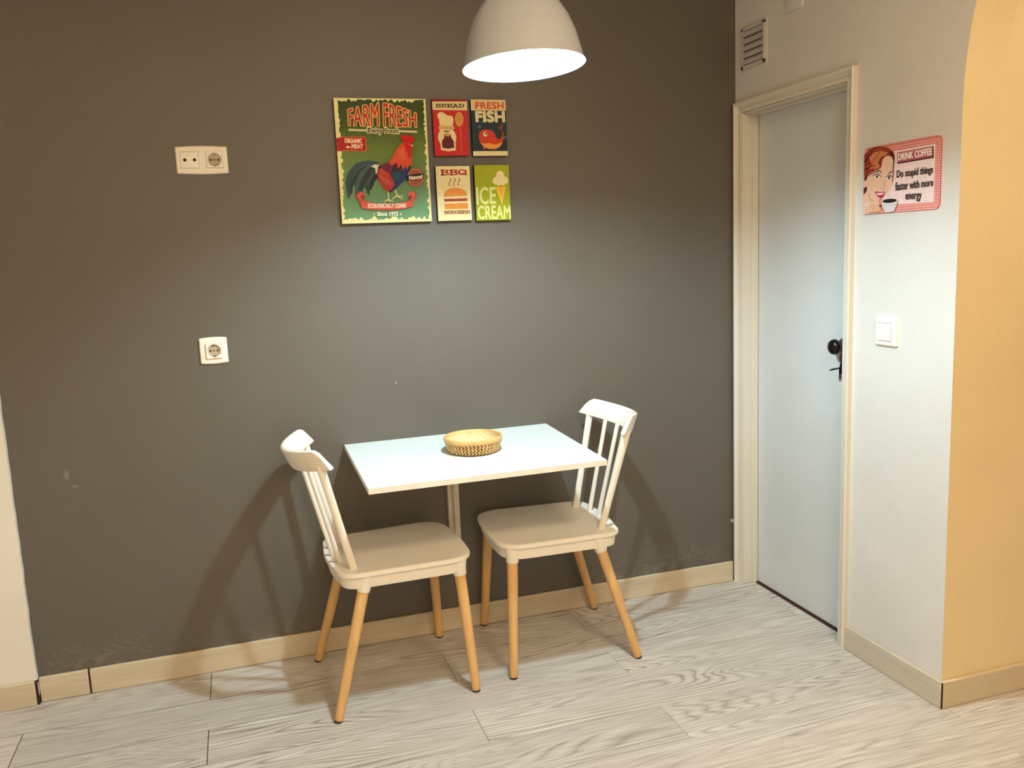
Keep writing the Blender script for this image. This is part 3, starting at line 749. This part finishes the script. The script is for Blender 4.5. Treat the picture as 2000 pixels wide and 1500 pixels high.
for i in range(12):
    t_ = i/11; a.line([(640, 560+t_*640), (1310, 480+t_*690)], 3, (222, 190, 192), lay=2.4)
a.k = 3
# title board
a.poly([(702, 402), (1300, 300), (1302, 492), (708, 590)], (70, 22, 30))
a.poly([(702, 402), (1290, 302), (1284, 470), (706, 566)], (178, 100, 106))
a.poly([(716, 416), (1276, 322), (1272, 458), (720, 550)], (164, 84, 92))
a.text('DRINK COFFEE', [(722, 424), (1270, 332), (1266, 440), (724, 532)], (238, 226, 222), 5)
dk = (70, 56, 56)
a.text('Do stupid things', [(705, 700), (1290, 622), (1286, 770), (705, 845)], dk, 6)
a.text('faster with more', [(684, 890), (1294, 830), (1292, 945), (684, 1020)], dk, 6)
a.text('energy', [(850, 1080), (1108, 1066), (1108, 1190), (850, 1205)], dk, 6)
# woman
skin = (232, 190, 164); hair = (138, 50, 30); hair2 = (198, 126, 82); hd = (62, 20, 18)
a.poly([(174, 700), (230, 560), (330, 420), (500, 330), (600, 380), (655, 440), (660, 560), (650, 700), (645, 880), (600, 980), (540, 1080), (470, 1150), (400, 1180), (440, 1240), (480, 1380), (300, 1395), (166, 1408), (165, 1000)], skin)
a.poly([(172, 1240), (240, 1200), (300, 1300), (250, 1400), (166, 1408)], (226, 200, 190))
a.poly([(172, 440), (250, 350), (360, 305), (480, 305), (570, 330), (630, 385), (660, 440), (665, 520), (650, 600), (650, 540), (620, 470), (560, 450), (510, 470), (470, 520), (455, 620), (430, 660), (370, 690), (300, 720), (230, 760), (220, 830), (180, 870), (172, 760)], hair)
a.poly([(250, 480), (330, 400), (450, 370), (560, 400), (520, 450), (450, 470), (400, 560), (430, 640), (360, 670), (250, 660), (320, 600), (280, 560)], hair2)
a.line([(200, 640), (280, 600), (360, 480), (440, 380)], 26, (172, 78, 46), w1=8)
a.line([(240, 700), (320, 660), (400, 560)], 18, (166, 74, 46), w1=6)
a.line([(265, 440), (340, 370), (440, 335), (520, 350)], 18, (188, 96, 56), w1=6)
a.line([(180, 560), (240, 480), (300, 400), (360, 330)], 22, hd, w1=6); a.line([(176, 680), (260, 640), (370, 600)], 20, hd, w1=5)
a.line([(185, 850), (225, 780), (300, 740), (420, 690)], 24, hd, w1=7); a.line([(650, 420), (662, 500), (655, 600), (650, 760), (640, 880)], 22, hd, w1=8)
a.poly([(590, 390), (640, 380), (668, 430), (655, 480), (620, 470), (600, 430)], (90, 30, 24))
a.poly([(172, 980), (215, 950), (225, 1000), (205, 1050), (172, 1080)], (70, 30, 26))
# face features
a.line([(385, 720), (410, 690), (440, 700), (450, 725)], 14, (60, 30, 26)); a.line([(575, 750), (610, 715), (640, 705)], 13, (60, 30, 26))
a.poly([(330, 780), (360, 755), (410, 755), (445, 790), (430, 815), (380, 825), (345, 800)], (240, 226, 216)); a.line([(328, 780), (362, 755), (412, 755), (448, 792)], 14, (32, 20, 20)); a.ell(392, 792, 20, 24, (70, 74, 74))
a.poly([(540, 810), (570, 785), (610, 785), (632, 810), (610, 840), (570, 840)], (240, 226, 216)); a.line([(535, 800), (570, 778), (612, 780), (635, 800)], 14, (32, 20, 20)); a.ell(588, 812, 20, 24, (60, 64, 64))
a.line([(500, 860), (515, 940), (500, 990), (470, 985)], 7, (200, 140, 116)); a.line([(440, 960), (460, 985)], 8, (196, 130, 108))
a.poly([(358, 1042), (400, 1032), (450, 1050), (490, 1035), (524, 1040), (500, 1110), (455, 1145), (410, 1120)], (170, 30, 56)); a.poly([(378, 1050), (440, 1062), (510, 1048), (490, 1085), (440, 1100), (400, 1085)], (240, 200, 204))
a.line([(240, 1060), (280, 1140), (330, 1190)], 8, (196, 134, 110)); 
# hand and cup
a.poly([(200, 1330), (260, 1260), (340, 1230), (420, 1240), (460, 1300), (470, 1375), (330, 1392), (200, 1400)], (228, 182, 150))
for i in range(4): a.line([(300+i*45, 1250+i*4), (330+i*40, 1320), (320+i*42, 1385)], 6, (190, 128, 100))
for i in range(4): a.ell(295+i*45, 1378-i*6, 13, 8, (128, 40, 50))
a.poly([(480, 1190), (735, 1170), (722, 1250), (680, 1355), (540, 1372), (488, 1290)], (214, 206, 214))
a.ell(608, 1190, 130, 44, (232, 226, 230), rot=-.08); a.ell(608, 1186, 118, 34, (28, 18, 20), rot=-.08)
a.line([(500, 1250), (600, 1262), (700, 1240)], 6, (180, 170, 184)); a.poly([(430, 1240), (460, 1250), (472, 1290), (450, 1280)], (110, 36, 50))
fin(mb, 'wall_sign', 'pink gingham coffee sign with a red-haired woman and cup on white wall right of door', False)

# ------------------------------------------------------------------ wall table
zb, zf, yf, tx0, tx1 = .7168, .7003, -.5387, .5411, 1.2633
tb = thing('wall_table', 'white fold-down table fixed to the dark wall between the two chairs', 'table', ((tx0+tx1)/2, 0, zb))
TX = (tx0+tx1)/2; TT = .017
sl = (zf-zb)/yf
def tp(x, y, dz): return (x-TX, y, dz + (y*sl))
def slab_part(y0, y1, name, mat):
    mb = MB(); a0 = tx0; a1 = tx1
    vs = [tp(a0, y0, 0), tp(a1, y0, 0), tp(a1, y1, 0), tp(a0, y1, 0), tp(a0, y0, -TT), tp(a1, y0, -TT), tp(a1, y1, -TT), tp(a0, y1, -TT)]
    mb.add(vs, [(0, 1, 2, 3)], 'laminate'); mb.add(vs, [(4, 7, 6, 5), (0, 4, 5, 1), (1, 5, 6, 2), (2, 6, 7, 3), (3, 7, 4, 0)], mat)
    bmv = mb.build(name, tb, bevel=.0008); return bmv
slab_part(-.001, -.0625, 'wall_ledge', 'edge'); slab_part(-.0632, yf, 'tabletop', 'edge')
mb = MB(); mb.box((.884-TX, -.020, -.40), (.8955-TX, -.0005, -.0188), 'steel'); mb.build('wall_rail', tb, bevel=.001)
mb = MB(); mb.box((.9020-TX, -.030, -.42), (.9215-TX, -.004, -.0190), 'steel'); mb.build('support_leg', tb, bevel=.0015)
mb = MB(); mb.box((.8955-TX, -.014, -.395), (.9020-TX, -.003, -.0188), 'edge')
mb.build('hinge', tb)['label'] = 'cream hinge strip'

# ------------------------------------------------------------------ basket
bk = thing('woven_basket', 'round woven bamboo basket standing on the white wall table', 'basket', (.921, -.262, zb+sl*-.262))
BR, BH = .0930, .050
def br(z): return .074+(BR-.003-.074)*(min(1, z/.034))**.6
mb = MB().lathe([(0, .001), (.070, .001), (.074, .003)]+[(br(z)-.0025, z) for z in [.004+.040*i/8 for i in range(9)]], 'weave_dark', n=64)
mb.lathe([(br(z)-.0045, z) for z in [.0045+.0395*i/8 for i in range(9)]], 'weave_in', n=64)
mb.build('basket_wall_lining', bk, smooth=60)
mb = MB(); n = 46; rows = 7
for k in range(n):
    for j in range(rows):
        z0 = .002+j*.0052; z1 = z0+.0064; sh = .5 if j % 2 else -.5
        dirn = 1 if (j//2) % 2 else -1
        def P(t, z, o): 
            an = 2*PI*(k+t)/n; r = br(z)+o; return (r*math.cos(an), r*math.sin(an), z)
        b0 = 0 if (j % 2) == 0 else .62*1; b1 = .62 if (j % 2) == 0 else 0
        vs = []
        for (b_, z_) in ((b0, z0), (b1, z1)):
            for (t_, o_) in ((-.26, -.0012), (-.16, .0020), (.16, .0020), (.26, -.0012)): vs.append(P(b_+t_, z_, o_))
        mb.add(vs, [(0, 1, 5, 4), (1, 2, 6, 5), (2, 3, 7, 6)], 'weave')
mb.build('basket_weave', bk, smooth=50)
mb = MB()
for i in range(26):
    for j in range(26):
        x = (i-12.5)*.0056; y = (j-12.5)*.0056
        if x*x+y*y < .0685**2:
            if (i+j) % 2: mb.box((x-.0036, y-.0022, .0025), (x+.0036, y+.0022, .0040), 'weave_in')
            else: mb.box((x-.0022, y-.0036, .0025), (x+.0022, y+.0036, .0044), 'weave_in')
mb.build('basket_floor', bk)
mb = MB().lathe([(BR-.0065, .036), (BR-.0065, .050), (BR-.0045, .0515), (BR-.001, .0515), (BR+.001, .049), (BR+.0005, .037), (BR-.002, .035), (BR-.0065, .036)], 'bamboo', n=72)
mb.build('basket_rim', bk, smooth=60)

# ------------------------------------------------------------------ chairs
H = .432; WF, WRr, YF, YR, RF, RRr = .204, .191, .2365, .1765, .093, .062
def outline():
    P = [(WF, YF), (-WF, YF), (-WRr, -YR), (WRr, -YR)]; R = [RF, RF, RRr, RRr]; o = []
    for i in range(4):
        A1 = Vector(P[i-1]); B1 = Vector(P[i]); C1 = Vector(P[(i+1) % 4])
        u = (A1-B1).normalized(); v = (C1-B1).normalized()
        for j in range(10):
            t = j/9; o.append((1-t)**2*(B1+u*R[i])+2*t*(1-t)*B1+t*t*(B1+v*R[i]))
        nb = P[(i+1) % 4]; e = C1+(B1-C1).normalized()*R[(i+1) % 4]; s0 = B1+v*R[i]
        for j in range(1, 6):
            q = s0+(e-s0)*j/6
            if i == 0: q = q+Vector((0, .006*math.sin(PI*j/6)))
            if i == 2: q = q+Vector((0, -.012*math.sin(PI*j/6)))
            o.append(q)
    return o
OL = outline()
def sring(k, z, dish=0): return [(p.x*k, (p.y-.02)*k+.02, z) for p in OL]
LTOP = {('f', 1): (.169, .1905), ('f', -1): (-.169, .1905), ('r', 1): (.169, -.1075), ('r', -1): (-.169, -.1075)}
LFOOT = {('f', 1): (.209, .2125), ('f', -1): (-.209, .2125), ('r', 1): (.209, -.2125), ('r', -1): (-.209, -.2125)}
TZ = .367
def make_chair(label):
    ch = thing('dining_chair', label, 'chair', group='white chairs at the wall table')
    mb = MB()
    mb.loft([sring(.02, H-.0075), sring(.5, H-.0072), sring(.8, H-.0045), sring(.93, H-.0012), sring(.975, H), sring(.993, H-.002), sring(1.0, H-.007), sring(.997, H-.013), sring(.98, H-.0165),
             sring(.955, H-.019), sring(.945, H-.045), sring(.94, H-.050), sring(.90, H-.050), sring(.90, H-.022), sring(.5, H-.022), sring(.02, H-.022)], 'plastic')
    for k, (tx, ty) in LTOP.items():
        fx, fy = LFOOT[k]; d = Vector((tx-fx, ty-fy, TZ)); 
        def at(z): t_ = z/TZ; return (fx+(tx-fx)*t_, fy+(ty-fy)*t_, z)
        mb.tube([at(TZ), at(TZ+.003), at(TZ+.028), at(TZ+.050)], [.0185, .0200, .0215, .028], 'plastic', 24)
    mb.build('seat', ch, smooth=38)
    for k, (tx, ty) in LTOP.items():
        fx, fy = LFOOT[k]
        def at(z): t_ = z/TZ; return (fx+(tx-fx)*t_, fy+(ty-fy)*t_, z)
        zs = [.006, .010, .03, .12, .24, TZ+.002]; rs = [.0115, .0130, .0138, .0150, .0163, .0172]
        lg = MB().tube([at(z) for z in zs], rs, 'leg', 24).build('leg', ch, smooth=50)
        g = MB().tube([at(z) for z in (0, .002, .0065)], [.0105, .0118, .0118], 'glide', 20).build('foot_glide', lg, smooth=40)
        g['label'] = 'dark foot glide'
    # top rail
    rings = []; N = 33
    def railpt(t, v):  # v 0 bottom .. 1 top
        e = t*t; yb = -.258+.084*e; yt = -.288+.090*e; x = t*(.204-.010*v)
        zt = .7905+.020*e-.026*max(0, (abs(t)-.84)/.16)**2.0; zbm = .730+.022*e
        return Vector((x, yb+(yt-yb)*v, zbm+(zt-zbm)*v))
    for i in range(N):
        t = -1+2*i/(N-1)
        dt = .01; tg = (railpt(min(1, t+dt), .5)-railpt(max(-1, t-dt), .5)).normalized(); upv = (railpt(t, 1)-railpt(t, 0)).normalized()
        nn = tg.cross(upv).normalized()
        if nn.y < 0: nn = -nn
        th = .0085*(1-.35*max(0, (abs(t)-.9)/.1)); ring = []
        prof = [(0.02, 1), (.12, 1.15), (.3, 1.12), (.6, 1.0), (.88, .95), (.97, .7), (1.0, .25)]
        f_ = [railpt(t, v)+nn*th*k for v, k in prof]; b_ = [railpt(t, v)-nn*th*k*(1.0) for v, k in prof[::-1]]
        rings.append([tuple(p) for p in f_+b_])
    MB().loft(rings, 'plastic').build('top_rail', ch, smooth=42)
    for i in range(5):
        u = (i-2)/2; outer = abs(u) > .9
        bx = .128*u; by = -.160+.038*u*u; xt = .176*u; tt = xt/.202
        top = railpt(tt, .22); p0 = Vector((bx, by, H-.012)); p1 = Vector((xt, -.239+.035*u*u, top.z))
        pts = [p0+(p1-p0)*k for k in (0, .04, .5, 1)]
        if outer: MB().tube(pts, [.0085, .0080, .0078, .0085], 'plastic', 20, ry=[.0125, .0115, .0115, .0125], side=(1, 0, 0)).build('spindle', ch, smooth=60)
        else: MB().tube(pts, [.0085, .0078, .0072, .0072], 'plastic', 20).build('spindle', ch, smooth=60)
    return ch
def dup(root, label):
    r = root.copy(); COL.objects.link(r); r['label'] = label
    for c in list(root.children):
        d = c.copy(); COL.objects.link(d); d.parent = r
        for g in list(c.children):
            e = g.copy(); COL.objects.link(e); e.parent = d
    return r
c1 = make_chair('white spindle-back chair with wooden legs left of the table, facing right')
c2 = dup(c1, 'white spindle-back chair with wooden legs right of the table, facing left')
c1.location = Vector((.6177, -.2665, 0))*S; c1.rotation_euler = (0, 0, -1.5234)
c2.location = Vector((1.1937, -.2370, 0))*S; c2.rotation_euler = (0, 0, 1.5146)

# ------------------------------------------------------------------ pendant lamp
LX, LY, LZ = .934, -.86, 1.766
lp = thing('pendant_lamp', 'lit white dome pendant lamp hanging above the table', 'lamp', (LX, LY, LZ))
lp.rotation_euler = (math.radians(-3.0), math.radians(-1.8), 0)
outp = [(.1465, 0), (.1440, .004), (.1400, .020), (.1355, .040), (.1290, .068), (.1140, .106), (.0960, .136), (.0760, .160), (.0520, .181), (.0340, .192), (.0300, .196)]
inp = [(r-.0022, z+.0002) for r, z in outp]
MB().lathe(outp+[(.0278, .196)], 'shade', n=96).build('lamp_shade', lp, smooth=50)
MB().lathe([(.1465, 0)]+inp[1:]+[(.0, .194)], 'shadein', n=96).build('shade_lining', lp, smooth=60)
MB().lathe([(.0305, .192), (.0305, .240), (.026, .250), (.012, .258), (.004, .262)], 'shade', n=40, cap1=True).build('lamp_cap', lp, smooth=40)
MB().lathe([(.0, .190), (.016, .190), (.016, .128), (.013, .124)], 'cord', n=24).build('bulb_holder', lp, smooth=40)
MB().lathe([(.012, .124), (.015, .104), (.0215, .086), (.0255, .070), (.0255, .058), (.021, .044), (.012, .036), (.0001, .033)], 'bulb', n=32).build('bulb', lp, smooth=80)
MB().tube([(0, 0, .258), (.008, -.010, .50), (.014, -.040, CH-LZ-.004)], .003, 'cord', 10).build('cord', lp, smooth=60)
